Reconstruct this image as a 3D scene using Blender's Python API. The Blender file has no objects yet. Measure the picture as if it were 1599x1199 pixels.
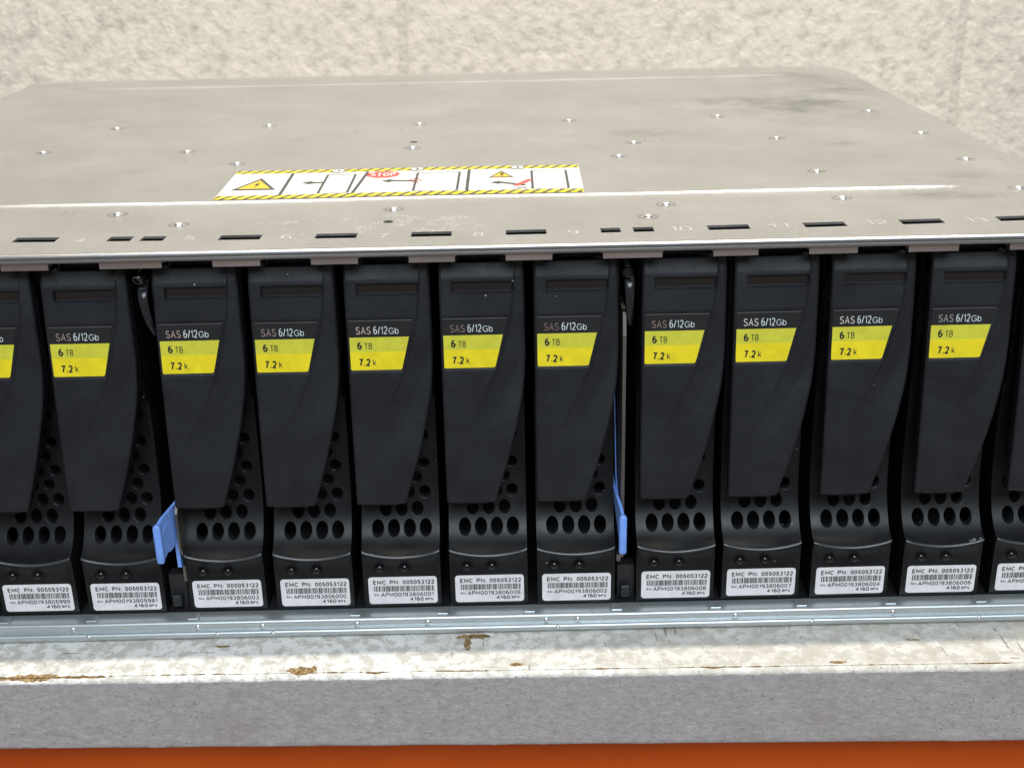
import bpy, math, random
from mathutils import Vector, Matrix, noise
random.seed(7)
S = 0.001                                   # everything below is written in millimetres
scene = bpy.context.scene
col = scene.collection

# ------------------------------------------------------------------ camera
cam_d = bpy.data.cameras.new('camera'); cam = bpy.data.objects.new('camera', cam_d); col.objects.link(cam)
PITCH, YAW, ROLL = 0.3800, 0.0018, -0.0210
fw = Vector((math.sin(YAW)*math.cos(PITCH), math.cos(YAW)*math.cos(PITCH), -math.sin(PITCH)))
rt = fw.cross(Vector((0, 0, 1))).normalized(); up = rt.cross(fw)
r2 = rt*math.cos(ROLL) + up*math.sin(ROLL); u2 = -rt*math.sin(ROLL) + up*math.cos(ROLL)
M = Matrix((r2, u2, -fw)).transposed().to_4x4()
M.translation = Vector((36.10, -336.16, 92.42))*S
cam.matrix_world = M
cam_d.sensor_width = 36; cam_d.lens = 43.30; cam_d.clip_start = 0.01; cam_d.clip_end = 50
cam_d.dof.use_dof = True; cam_d.dof.focus_distance = 0.378; cam_d.dof.aperture_fstop = 30
scene.camera = cam

# ------------------------------------------------------------------ world, lamps, exposure
world = bpy.data.worlds.new('World'); scene.world = world; world.use_nodes = True
bg = world.node_tree.nodes['Background']; bg.inputs[0].default_value = (0.86, 0.84, 0.82, 1); bg.inputs[1].default_value = 0.30
scene.view_settings.view_transform = 'Standard'; scene.view_settings.look = 'None'
scene.view_settings.exposure = 0; scene.view_settings.gamma = 1
def area(name, loc, target, sx, sy, power, colour):
    l = bpy.data.lights.new(name, 'AREA'); l.shape = 'RECTANGLE'; l.size = sx; l.size_y = sy; l.energy = power; l.color = colour
    o = bpy.data.objects.new(name, l); col.objects.link(o); o.location = loc
    if abs(target[0]-loc[0])+abs(target[1]-loc[1]) > 1e-6: o.rotation_euler = (Vector(target)-Vector(loc)).to_track_quat('-Z', 'Y').to_euler()
    return o        # straight down: the tube lies along x
area('ceiling_lamp', (-0.45, 0.28, 2.45), (-0.45, 0.28, 0), 0.50, 0.035, 27, (1.0, 0.93, 0.83))
area('ceiling_lamp', (0.75, 0.25, 2.45), (0.75, 0.25, 0), 0.50, 0.035, 36, (1.0, 0.93, 0.81))
area('daylight_opening', (0.25, -1.75, 1.55), (0, 0, -0.05), 1.5, 1.0, 54, (0.79, 0.905, 1.0))

# ------------------------------------------------------------------ materials
def new_mat(name):
    m = bpy.data.materials.new(name); m.use_nodes = True
    nt = m.node_tree; return m, nt, nt.nodes['Principled BSDF']
class NB:
    """short node builder"""
    def __init__(s, nt): s.nt = nt
    def n(s, t, **kw):
        x = s.nt.nodes.new(t)
        for k, v in kw.items():
            if k.startswith('i_'):
                key = k[2:]; key = int(key) if key.isdigit() else key.replace('_', ' ')
                x.inputs[key].default_value = v
            else: setattr(x, k, v)
        return x
    def l(s, a, b): s.nt.links.new(a, b)
    def coord(s, rnd=True, scale=(1, 1, 1)):
        tc = s.n('ShaderNodeTexCoord'); mp = s.n('ShaderNodeMapping'); mp.inputs['Scale'].default_value = scale
        s.l(tc.outputs['Object'], mp.inputs['Vector'])
        if rnd:
            oi = s.n('ShaderNodeObjectInfo'); mu = s.n('ShaderNodeMath', operation='MULTIPLY'); mu.inputs[1].default_value = 3.7
            s.l(oi.outputs['Random'], mu.inputs[0])
            cx = s.n('ShaderNodeCombineXYZ'); s.l(mu.outputs[0], cx.inputs[0]); s.l(mu.outputs[0], cx.inputs[2])
            s.l(cx.outputs[0], mp.inputs['Location'])
        return mp.outputs[0]
    def noise(s, vec, scale, detail=3, rough=.55, out='Fac', dist=0):
        x = s.n('ShaderNodeTexNoise'); x.inputs['Scale'].default_value = scale; x.inputs['Detail'].default_value = detail
        x.inputs['Roughness'].default_value = rough; x.inputs['Distortion'].default_value = dist
        s.l(vec, x.inputs['Vector']); return x.outputs[out]
    def ramp(s, fac, stops):
        x = s.n('ShaderNodeValToRGB'); e = x.color_ramp.elements
        while len(e) < len(stops): e.new(.5)
        for el, (p, c) in zip(e, stops):
            el.position = p; el.color = c if len(c) == 4 else (*c, 1)
        s.l(fac, x.inputs[0]); return x.outputs[0]
    def mix(s, fac, a, b):
        x = s.n('ShaderNodeMix', data_type='RGBA')
        for v, i in ((fac, 0), (a, 6), (b, 7)):
            if isinstance(v, (int, float)): x.inputs[i].default_value = v
            elif isinstance(v, tuple): x.inputs[i].default_value = (*v, 1) if len(v) == 3 else v
            else: s.l(v, x.inputs[i])
        return x.outputs[2]
    def math(s, op, a, b=None, clamp=False):
        x = s.n('ShaderNodeMath', operation=op); x.use_clamp = clamp
        for v, i in ((a, 0), (b, 1)):
            if v is None: continue
            if isinstance(v, (int, float)): x.inputs[i].default_value = v
            else: s.l(v, x.inputs[i])
        return x.outputs[0]
    def bump(s, h, strength, dist, bsdf, prev=None):
        x = s.n('ShaderNodeBump'); x.inputs['Strength'].default_value = strength; x.inputs['Distance'].default_value = dist*S
        s.l(h, x.inputs['Height'])
        if prev is not None: s.l(prev, x.inputs['Normal'])
        if bsdf: s.l(x.outputs[0], bsdf.inputs['Normal'])
        return x.outputs[0]
g3 = lambda v: (v, v, v)

def black_plastic(name, base, rough, grain, dust=.35, spec=.5):
    m, nt, b = new_mat(name); k = NB(nt); v = k.coord()
    vo = k.n('ShaderNodeTexVoronoi'); vo.inputs['Scale'].default_value = 170; k.l(v, vo.inputs['Vector'])
    sp = k.math('LESS_THAN', vo.outputs['Distance'], .05)
    sel = k.math('GREATER_THAN', k.noise(v, 95, 2), .56)
    sp = k.math('MULTIPLY', sp, sel); sp = k.math('MULTIPLY', sp, dust)
    haze = k.ramp(k.noise(v, 60, 5, .7), [(.4, base), (.75, tuple(c*1.6+.004 for c in base))])
    k.l(k.mix(sp, haze, (.6, .58, .52)), b.inputs['Base Color'])
    rr = k.ramp(k.noise(v, 110, 4), [(.3, g3(rough-.07)), (.7, g3(rough+.1))]); k.l(rr, b.inputs['Roughness'])
    b.inputs['Specular IOR Level'].default_value = spec
    n1 = k.noise(v, 1900, 2, .6)
    k.bump(n1, grain, .12, b); return m
M_HANDLE = black_plastic('textured_black_plastic', (.0075, .0082, .0105), .52, .85, .5, .37)
M_BODY = black_plastic('black_plastic', (.0058, .006, .007), .38, .12, .3, .24)
M_DARK = black_plastic('matt_black_plastic', (.008, .008, .009), .55, .1, 0)

def plain(name, c, rough=.5, metallic=0, spec=.5, coat=0):
    m, nt, b = new_mat(name); k = NB(nt); v = k.coord()
    k.l(k.ramp(k.noise(v, 300, 3), [(.3, tuple(x*.9 for x in c)), (.7, tuple(min(1, x*1.06) for x in c))]), b.inputs['Base Color'])
    b.inputs['Roughness'].default_value = rough; b.inputs['Metallic'].default_value = metallic
    b.inputs['Specular IOR Level'].default_value = spec; b.inputs['Coat Weight'].default_value = coat; return m
M_WINDOW = plain('smoked_window', (.0115, .0062, .0058), .36)
M_LED = plain('led_lens', (.003, .003, .004), .07, spec=.5)
M_LBLACK = plain('label_black', (.012, .012, .013), .38)
M_LIME = plain('label_lime', (.66, .62, .045), .45)
M_YELLOW = plain('label_yellow', (.88, .70, .012), .45)
M_WHITE_INK = plain('ink_white', (.66, .72, .74), .5)
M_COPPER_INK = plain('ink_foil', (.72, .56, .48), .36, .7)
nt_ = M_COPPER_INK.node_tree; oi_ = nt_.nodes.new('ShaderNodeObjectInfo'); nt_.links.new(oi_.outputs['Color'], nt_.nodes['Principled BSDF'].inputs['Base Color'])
M_INK = plain('ink_black', (.018, .018, .016), .5)
M_PAPER = plain('sticker_paper', (.76, .73, .75), .45)
M_WLABEL = plain('warning_paper', (.82, .81, .765), .35)
def dirty(m):
    nt = m.node_tree; b = nt.nodes['Principled BSDF']; k = NB(nt); v = k.coord(False); src = b.inputs['Base Color'].links[0].from_socket
    f = k.math('MULTIPLY', k.ramp(k.noise(v, 140, 5, .75), [(.54, g3(0)), (.68, g3(1))]), k.ramp(k.noise(v, 40, 2), [(.45, g3(0)), (.6, g3(.55))]))
    k.l(k.mix(f, src, (.42, .39, .35)), b.inputs['Base Color'])
dirty(M_WLABEL)
M_RED = plain('ink_red', (.62, .10, .08), .45)
M_AMBER = plain('ink_amber', (.85, .55, .03), .45)
M_GREYINK = plain('ink_grey', (.07, .07, .07), .5)
M_BLUE = plain('blue_plastic', (.20, .38, .90), .42)

M_RIDGE = plain('polished_black_edge', (.05, .052, .057), .30, spec=.8)
def galvanised(name, base, rough, tint=(1, 1, 1), scratches=True, cloud=1, metal=1):
    m, nt, b = new_mat(name); k = NB(nt); v = k.coord(False)
    c1 = tuple(base*t for t in tint); c0 = tuple(base*.90*t for t in tint)
    basec = k.ramp(k.noise(v, 14, 5, .6), [(.3, c0), (.7, c1)])
    fine = k.noise(v, 900, 2, .6)
    basec = k.mix(k.ramp(fine, [(.35, g3(0)), (.7, g3(.16))]), basec, (base*.6,)*3)
    mh = k.n('ShaderNodeMapping'); mh.inputs['Rotation'].default_value = (0, 0, .5); mh.inputs['Scale'].default_value = (1, .05, 1); k.l(v, mh.inputs['Vector'])
    hair = k.math('MULTIPLY', k.math('GREATER_THAN', k.noise(mh.outputs[0], 700, 1, .4), .765), k.math('GREATER_THAN', k.noise(v, 26, 2), .52))
    basec = k.mix(k.math('MULTIPLY', hair, .35), basec, (base*.35,)*3)
    rgh = k.ramp(k.noise(v, 35, 5, .65), [(.3, g3(rough-.05)), (.7, g3(rough+.07))])
    if scratches:
        sx = k.n('ShaderNodeSeparateXYZ'); k.l(v, sx.inputs[0])
        # scuffed scribbles in the middle of the front strip
        dx = k.math('DIVIDE', k.math('SUBTRACT', sx.outputs[0], -.005), .042); dy = k.math('DIVIDE', k.math('SUBTRACT', sx.outputs[1], .026), .013)
        r = k.math('ADD', k.math('MULTIPLY', dx, dx), k.math('MULTIPLY', dy, dy))
        near = k.math('SUBTRACT', 1, r, True)
        vs = k.coord(False, (1, .45, 1)); scr = k.noise(vs, 520, 3, .6, dist=2.2)
        line = k.math('LESS_THAN', k.math('ABSOLUTE', k.math('SUBTRACT', scr, .5)), .018)
        br = k.math('GREATER_THAN', k.noise(v, 210, 2), .57)
        sm = k.math('MULTIPLY', k.math('MULTIPLY', line, br), k.math('GREATER_THAN', near, .1))
        basec = k.mix(sm, basec, (.97, .97, .95)); 
        # grimy smudges at rear and front right; last blob darkens the ridge's curled end
        def blob(cx, cy, rx, ry):
            a = k.math('DIVIDE', k.math('SUBTRACT', sx.outputs[0], cx), rx); c = k.math('DIVIDE', k.math('SUBTRACT', sx.outputs[1], cy), ry)
            return k.math('SUBTRACT', 1, k.math('SQRT', k.math('ADD', k.math('MULTIPLY', a, a), k.math('MULTIPLY', c, c))), True)
        tot = None
        for bl in ((.166, .215, .05, .05), (.184, .072, .022, .012), (.14, .235, .07, .02), (.20, .275, .05, .06), (.185, .315, .03, .015), (.10, .165, .03, .012), (.165, .135, .010, .010), (.17, .05, .03, .008), (.189, .046, .012, .004)):
            t = blob(*bl); tot = t if tot is None else k.math('ADD', tot, t, True)
        streak = k.noise(v, 38, 5, .68)
        gm = k.math('MULTIPLY', k.math('MULTIPLY', tot, k.ramp(streak, [(.38, g3(0)), (.66, g3(1))])), .80)
        basec = k.mix(gm, basec, (.20, .195, .19)); rgh = k.mix(gm, rgh, g3(.6))
    k.l(basec, b.inputs['Base Color']); k.l(rgh, b.inputs['Roughness'])
    b.inputs['Metallic'].default_value = metal
    n = k.bump(k.noise(v, 9, 2), .35, 1.6*cloud, None)
    k.bump(k.noise(v, 1300, 2, .7), .10, .05, b, n); return m
M_LID = galvanised('lid_steel', .66, .40, (1, .984, .965))
M_TRAY = galvanised('tray_steel', .60, .36, (.93, 1, 1.02), False, 1, .72)
M_EDGE = galvanised('folded_edge_steel', .46, .36, (1, .98, .97), False)
M_RIVET_SHADE = galvanised('rivet_shade_steel', .48, .40, (1, .98, .96), False, 0)  # darker than the lid: paints the faint shadow around each rivet
M_PLATE = galvanised('divider_steel', .25, .45, (1, .92, .84), False)
M_RIVET = galvanised('rivet_steel', .85, .26, (1, 1, 1), False, 0)
M_STAMP = plain('bright_stamp', (.80, .79, .76), .35, .3)
M_FLANGE = galvanised('flange_steel', .38, .42, (1, .80, .73), False)  # pink tint paints a warm reflection into the steel colour
M_DARKSTEEL = galvanised('inner_steel', .22, .45, (1, 1, 1), False)

# ------------------------------------------------------------------ mesh helpers
def mesh(name, verts, faces, mat, parent=None, org=(0, 0, 0), smooth=None, fmat=None, attrs=None):
    me = bpy.data.meshes.new(name)
    ox, oy, oz = org
    me.from_pydata([((x-ox)*S, (y-oy)*S, (z-oz)*S) for x, y, z in verts], [], faces)
    for m in (mat if isinstance(mat, (list, tuple)) else [mat]): me.materials.append(m)
    if fmat: me.polygons.foreach_set('material_index', fmat)
    if attrs:
        for k, vals in attrs.items():
            a = me.attributes.new(k, 'FLOAT', 'POINT'); a.data.foreach_set('value', vals)
    if smooth is not None:
        me.shade_smooth(); me.set_sharp_from_angle(angle=math.radians(smooth))
    me.update()
    o = bpy.data.objects.new(name, me); col.objects.link(o)
    if parent: o.parent = parent
    return o
def thing(name, label, cat, loc=(0, 0, 0), group=None):
    o = bpy.data.objects.new(name, None); col.objects.link(o); o.location = Vector(loc)*S
    o.empty_display_size = .01; o['label'] = label
    if cat: o['category'] = cat
    if group: o['group'] = group
    return o
class MB:
    def __init__(s): s.v = []; s.f = []; s.m = []
    def add(s, v, f, m=0):
        n = len(s.v); s.v += v; s.f += [tuple(i+n for i in q) for q in f]; s.m += [m]*len(f); return s
    def box(s, x0, x1, y0, y1, z0, z1, m=0, bev=0):
        b = bev
        if b <= 0:
            v = [(x, y, z) for x in (x0, x1) for y in (y0, y1) for z in (z0, z1)]
            f = [(0, 1, 3, 2), (4, 6, 7, 5), (0, 4, 5, 1), (2, 3, 7, 6), (0, 2, 6, 4), (1, 5, 7, 3)]
            return s.add(v, f, m)
        v = []; X = (x0, x1); Y = (y0, y1); Z = (z0, z1)
        idx = {}
        for i in (0, 1):
            for j in (0, 1):
                for k in (0, 1):
                    sx, sy, sz = (1, -1)[i], (1, -1)[j], (1, -1)[k]
                    idx[i, j, k, 0] = len(v); v.append((X[i], Y[j]+sy*b, Z[k]+sz*b))
                    idx[i, j, k, 1] = len(v); v.append((X[i]+sx*b, Y[j], Z[k]+sz*b))
                    idx[i, j, k, 2] = len(v); v.append((X[i]+sx*b, Y[j]+sy*b, Z[k]))
        f = []
        for i in (0, 1): f.append([idx[i, a, c, 0] for a, c in ((0, 0), (0, 1), (1, 1), (1, 0))])
        for j in (0, 1): f.append([idx[a, j, c, 1] for a, c in ((0, 0), (1, 0), (1, 1), (0, 1))])
        for k in (0, 1): f.append([idx[a, c, k, 2] for a, c in ((0, 0), (0, 1), (1, 1), (1, 0))])
        for i in (0, 1):
            for j in (0, 1): f.append([idx[i, j, 0, 0], idx[i, j, 1, 0], idx[i, j, 1, 1], idx[i, j, 0, 1]])
            for k in (0, 1): f.append([idx[i, 0, k, 0], idx[i, 1, k, 0], idx[i, 1, k, 2], idx[i, 0, k, 2]])
        for j in (0, 1):
            for k in (0, 1): f.append([idx[0, j, k, 1], idx[1, j, k, 1], idx[1, j, k, 2], idx[0, j, k, 2]])
        for i in (0, 1):
            for j in (0, 1):
                for k in (0, 1): f.append([idx[i, j, k, t] for t in (0, 1, 2)])
        return s.add(v, [tuple(q) for q in f], m)
    def prism(s, poly, fn0, fn1, m=0):
        """poly 2-D, fn0/fn1 map (a,b) to 3-D front/back"""
        n = len(poly); v = [fn0(a, b) for a, b in poly] + [fn1(a, b) for a, b in poly]
        f = [tuple(range(n)), tuple(range(2*n-1, n-1, -1))] + [(i, n+i, n+(i+1) % n, (i+1) % n) for i in range(n)]
        return s.add(v, f, m)
    def lathe(s, c, axis, prof, n=14, m=0):
        """prof (r, h): rings along axis vector from c"""
        ax = Vector(axis).normalized(); t = Vector((1, 0, 0)) if abs(ax.x) < .9 else Vector((0, 1, 0))
        e1 = ax.cross(t).normalized(); e2 = ax.cross(e1); v = []; f = []; c = Vector(c)
        for r, h in prof:
            for i in range(n):
                a = 2*math.pi*i/n; v.append(tuple(c + ax*h + (e1*math.cos(a)+e2*math.sin(a))*r))
        for j in range(len(prof)-1):
            for i in range(n): f.append((j*n+i, j*n+(i+1) % n, (j+1)*n+(i+1) % n, (j+1)*n+i))
        f.append(tuple(range((len(prof)-1)*n, len(prof)*n))); return s.add(v, f, m)
    def build(s, name, mat, parent=None, org=(0, 0, 0), smooth=None):
        return mesh(name, s.v, s.f, mat, parent, org, smooth, s.m)
def fix_normals(o):
    import bmesh
    bm = bmesh.new(); bm.from_mesh(o.data); bmesh.ops.recalc_face_normals(bm, faces=bm.faces[:]); bm.to_mesh(o.data); bm.free(); return o
def smoothstep(a, b, x):
    t = min(1, max(0, (x-a)/(b-a))); return t*t*(3-2*t)

def _arc(cx, cy, rx, ry, a0, a1, n=9):
    return [(cx+rx*math.cos(math.radians(a0+(a1-a0)*i/n)), cy+ry*math.sin(math.radians(a0+(a1-a0)*i/n))) for i in range(n+1)]
def _oval(cx, cy, rx, ry, n=18):
    out = []
    for i in range(n):
        t = 2*math.pi*i/n; c, q = math.cos(t), math.sin(t)
        out.append((cx+rx*math.copysign(abs(c)**.86, c), cy+ry*math.copysign(abs(q)**.86, q)))
    return out+[out[0]]
GLYPH = {   # width, strokes in a unit box; a stroke whose ends meet is closed
 '0': (.56, [_oval(.5, .5, .5, .5)]),
 '1': (.30, [[(.0, .74), (.45, .80), (.85, 1), (.85, 0)]]),
 '2': (.56, [_arc(.5, .72, .46, .28, 165, -25)+[(.72, .42), (.02, .04), (.03, 0), (1, 0)]]),
 '3': (.56, [_arc(.46, .745, .42, .255, 155, -70, 8)+[(.42, .52)], _arc(.46, .27, .52, .27, 88, -160, 10)]),
 '4': (.58, [[(.72, 0), (.72, 1), (.0, .28), (1, .28)]]),
 '5': (.56, [[(.92, 1), (.2, 1), (.08, .50)]+_arc(.48, .31, .50, .31, 140, -155, 11)]),
 '6': (.56, [_arc(.54, .5, .54, .5, 62, 180, 8)+_arc(.5, .31, .5, .31, 180, 360, 9)+_arc(.5, .31, .5, .31, 0, 165, 8)]),
 '7': (.56, [[(0, 1), (1, 1), (.62, .55), (.36, 0)]]),
 '8': (.56, [_oval(.5, .76, .42, .24, 14), _oval(.5, .27, .5, .27, 16)]),
 '9': (.56, [_arc(.46, .5, .54, .5, -118, 0, 8)+_arc(.5, .69, .5, .31, 0, 180, 9)+_arc(.5, .69, .5, .31, 180, 345, 8)]),
 'A': (.72, [[(0, 0), (.5, 1), (1, 0)], [(.2, .34), (.8, .34)]]),
 'B': (.60, [[(0, 0), (0, 1), (.55, 1)]+_arc(.55, .765, .37, .235, 90, -90, 7)+[(.05, .53)], [(.05, .53), (.6, .53)]+_arc(.6, .265, .40, .265, 90, -90, 7)+[(0, 0)]]),
 'C': (.70, [_arc(.52, .5, .52, .5, 42, 318, 14)]),
 'E': (.56, [[(1, 1), (0, 1), (0, 0), (1, 0)], [(.05, .53), (.92, .53)]]),
 'G': (.74, [_arc(.52, .5, .52, .5, 42, 300, 13)+[(.98, .16), (.98, .46), (.56, .46)]]),
 'M': (.80, [[(0, 0), (0, 1), (.5, .28), (1, 1), (1, 0)]]),
 'N': (.64, [[(0, 0), (0, 1), (1, 0), (1, 1)]]),
 'O': (.76, [_oval(.5, .5, .5, .5)]),
 'P': (.60, [[(0, 0), (0, 1), (.6, 1)]+_arc(.6, .73, .40, .27, 90, -90, 7)+[(.05, .46)]]),
 'S': (.62, [_arc(.5, .75, .44, .25, 25, 205, 9)+[(.3, .55), (.7, .46)]+_arc(.5, .26, .5, .26, 40, -160, 9)]),
 'T': (.62, [[(0, 1), (1, 1)], [(.5, .96), (.5, 0)]]),
 'b': (.50, [[(0, 1), (0, 0)], _oval(.5, .36, .46, .36, 14)]),
 'k': (.44, [[(0, 1), (0, 0)], [(.92, .72), (.06, .28)], [(.36, .42), (1, 0)]]),
 '/': (.36, [[(0, -.02), (1, 1.02)]]), ':': (.0, [[(0, .0), (0, .16)], [(0, .56), (0, .72)]]), '.': (.0, [[(0, 0), (0, .14)]]), '!': (.0, [[(0, .34), (0, 1)], [(0, 0), (0, .14)]]),
}
def put_text(mb, s, x0, x1, b0, b1, fn, bold=0.0, m=0, asp=1.0):
    """monoline lettering fitted to the box x0..x1, b0..b1; asp = length of one x unit over one b unit"""
    H = b1-b0; t = H*(.195 if bold > .018 else .165 if bold > .012 else .095 if bold < 0 else .115); x0 *= asp; x1 *= asp
    wid = [GLYPH[c][0] if c != ' ' else .3 for c in s]
    gap = .125; nat = sum(w*(H-t)+t for w in wid)+gap*H*(len(s)-1); k = (x1-x0)/nat
    x = x0; lift = 0
    for c, w in zip(s, wid):
        cw = (w*(H-t)+t)*k
        if c != ' ':
            iw = max(0, cw-t)
            for st in GLYPH[c][1]:
                P = [((x+t/2+iw*a), b0+t/2+(H-t)*b) for a, b in st]
                closed = math.hypot(P[0][0]-P[-1][0], P[0][1]-P[-1][1]) < 1e-6
                if closed: P = P[:-1]
                n = len(P); V = []
                for i in range(n):
                    p = P[i]; a = P[i-1] if (i or closed) else None; b = P[(i+1) % n] if (i < n-1 or closed) else None
                    def un(u, v): 
                        d = math.hypot(v[0]-u[0], v[1]-u[1]) or 1; return ((v[0]-u[0])/d, (v[1]-u[1])/d)
                    d1 = un(a, p) if a else un(p, b); d2 = un(p, b) if b else d1
                    nx, ny = -(d1[1]+d2[1]), d1[0]+d2[0]; L = math.hypot(nx, ny) or 1; nx /= L; ny /= L
                    cs = max(.45, nx*-d1[1]+ny*d1[0]); r = t/2/cs
                    V.append(fn((p[0]+nx*r)/asp, p[1]+ny*r)); V.append(fn((p[0]-nx*r)/asp, p[1]-ny*r))
                lift += 1
                F = [(2*i, 2*i+1, 2*i+3, 2*i+2) for i in range(n-1)]
                if closed: F.append((2*n-2, 2*n-1, 1, 0))
                if lift % 2: V = [(v[0]-0.0, v[1]-.006, v[2]+.006) for v in V]
                mb.add(V, F, m)
        x += cw+gap*H*k

# ================================================================== THE ENCLOSURE
W = 220.8; DEPTH = 355.0; PITCHX = 28.0; GAP = 3.592
def dcx(i): return (i-7)*PITCHX + ((i > 4)+(i > 9)-1)*GAP
EO = (0, 0, -126)
enc = thing('disk_enclosure', 'galvanised steel rack disk enclosure holding the row of black drive carriers on the board', 'disk enclosure', EO)

def slot_c(x): return 14.5 + 3.8*((x-36)/150.0)**2
slots = [(-109, -96.2), (-48, -35.8), (-19.8, -7.7), (8.2, 20), (35.9, 47.7), (95, 107.2), (123.3, 135.6), (152, 164.5), (181.1, 193.3), (-80.9, -73.9), (-71.1, -64.2), (63.6, 69.4), (73.1, 79.1),
         (-137, -124.5), (-166, -153), (-195, -182), (208, 219)]
slots = [s for s in slots if s[1] < 215]
def rbox_sd(x, y, hx, y0, y1, r):
    cx, cy = 0, (y0+y1)/2; qx = abs(x-cx)-hx+r; qy = abs(y-cy)-(y1-y0)/2+r
    return min(max(qx, qy), 0)+math.hypot(max(qx, 0), max(qy, 0))-r
def lid_h(x, y):
    a = rbox_sd(x, y, 191, -60, 59.5, 15); b = rbox_sd(x, y, 193, 318.5, 420, 12)
    wd = .8+(13*(1-smoothstep(14, 44, y)) if abs(x) > 165 and y < 70 else 0)
    wb = 1.35+(13*smoothstep(320, 345, y) if abs(x) > 165 and y > 300 else 0)
    h = .58*smoothstep(0, wd, a)+.55*(1-smoothstep(-wb, 0, b))
    h *= 1 - smoothstep(203, 220, abs(x))*.5
    # slight dishing and dents of the sheet
    h += .35*(noise.noise(Vector((x*.012, y*.012, 3)))) * smoothstep(4, 40, y)
    d = ((x-122)*.72+(y-222)*.69); e = (-(x-122)*.69+(y-222)*.72)
    h -= .8*math.exp(-(d/22)**2-(e/3.2)**2)
    if y < 30: h *= smoothstep(3, 30, y)*.9+.1
    return h
def lid():
    xs = set(); 
    x = -W
    while x < W: xs.add(round(x, 2)); x += 3.0
    xs = sorted(xs | {W}); edges = [e for s in slots for e in s]
    xs = [x for x in xs if all(abs(x-e) > .9 for e in edges)]; xs = sorted(xs+edges)
    prof = [(1.9, -2.75), (1.5, -2.72), (1.15, -2.5), (1.05, -2.1), (1.15, -1.75), (1.5, -1.6), (1.5, -1.5), (1.1, -1.35), (1.0, -1.0), (1.1, -.5), (1.5, -.16), (2.2, 0)]
    ys = [4, 7, 10, 11.9, 14.5, 17.1, 19, 22, 26, 31, 36, 42, 48, 53, 56] + [58.2+.2*i for i in range(22)] + [65, 68, 73]
    y = 78
    while y < 312: ys.append(y); y += 4.5
    ys += [314, 316] + [317+.5*i for i in range(9)] + [323, 327, 333, 340, 346, 350, 353, 354.4]
    rows = [(a, b, True) for a, b in prof] + [(y, 0, False) for y in ys]
    tail = [(355, -.6), (355.3, -1.6), (355.3, -3)]
    rows += [(a, b, True) for a, b in tail]
    V = []; F = []
    nx = len(xs)
    for (yy, zz, lip) in rows:
        for x in xs:
            bump = smoothstep(4, 12, yy)*(1-smoothstep(22, 50, yy))
            y = yy+(slot_c(x)-14.5)*bump
            z = zz+lid_h(x, y)
            if yy > 345: z = zz+lid_h(x, 345)*(1-smoothstep(345, 354, yy)*.6)
            if yy > 335: x = max(-W+(yy-335)*.5, min(W-(yy-335)*.5, x))
            ex = W-abs(x); 
            if ex < 3 and not (yy > 335): z -= (3-ex)**2*.12
            V.append((x, y, z+.04*noise.noise(Vector((x*.05, yy*.3, 0))) if lip else z))
    hole = set()
    r0 = next(i for i, r in enumerate(rows) if r[0] == 11.9); r1 = next(i for i, r in enumerate(rows) if r[0] == 17.1)
    for j in range(len(rows)-1):
        for i in range(nx-1):
            xm = (xs[i]+xs[i+1])/2
            if r0 <= j < r1 and any(a < xm < b for a, b in slots): continue
            F.append((j*nx+i, j*nx+i+1, (j+1)*nx+i+1, (j+1)*nx+i))
    # slot walls
    for a, b in slots:
        i0 = xs.index(a); i1 = xs.index(b)
        loop = [r0*nx+i for i in range(i0, i1+1)] + [j*nx+i1 for j in range(r0+1, r1+1)] + [r1*nx+i for i in range(i1-1, i0-1, -1)] + [j*nx+i0 for j in range(r1-1, r0, -1)]
        base = len(V); V.extend([(V[q][0], V[q][1], V[q][2]-.75) for q in loop]); n = len(loop)
        for q in range(n): F.append((loop[q], base+q, base+(q+1) % n, loop[(q+1) % n]))
    fm = [1 if q[0] < 11*nx else 0 for q in F]
    return mesh('lid', V, F, [M_LID, M_EDGE], enc, EO, 50, fm)
lid()
# black sheet added behind the slots so they read as deep shade
mb = MB(); mb.box(-W+2, W-2, 19.0, 20, -9.9, -1.9); mb.build('slot_shade_sheet', M_DARK, enc, EO)
# second folded sheet just under the lid edge, with a cut-out above every carrier
OFF = {3: .1, 4: 0.1, 5: .7, 6: .7, 7: .5, 8: .1, 9: -.2, 10: -.4, 11: -1.1, 12: -.8, 13: 0, 14: .8}
cxs = [dcx(i)+OFF.get(i, 0) for i in range(15)]
mb = MB()
mb.box(-W+1, W-1, 2.2, 12, -3.05, -2.62)
for i in range(-1, 15):
    a = cxs[i]+7.6 if i >= 0 else -W+1; b = cxs[i+1]-6.9 if i < 14 else W-1
    ar = br = 0
    poly = [(a, -3.06), (b, -3.06), (b-br*.0, -3.3), (b-br, -5.0), (a+ar, -5.0), (a, -3.3)]
    mb.prism(poly, lambda p, q: (p, 2.6-(q+3)*-.12, q), lambda p, q: (p, 3.7, q))
    # angled tabs at both ends of the flange running back under the lid
    if i >= 0: mb.prism([(a, -3.1), (a+1.7, -5.0), (a+1.7, -5.5), (a-.6, -3.5)], lambda p, q: (p, 3.8, q), lambda p, q: (p, 9, q))
    if i < 14: mb.prism([(b, -3.1), (b+.6, -3.5), (b-1.7, -5.5), (b-1.7, -5.0)], lambda p, q: (p, 3.8, q), lambda p, q: (p, 9, q))
fix_normals(mb.build('front_flange', M_FLANGE, enc, EO))
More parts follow.
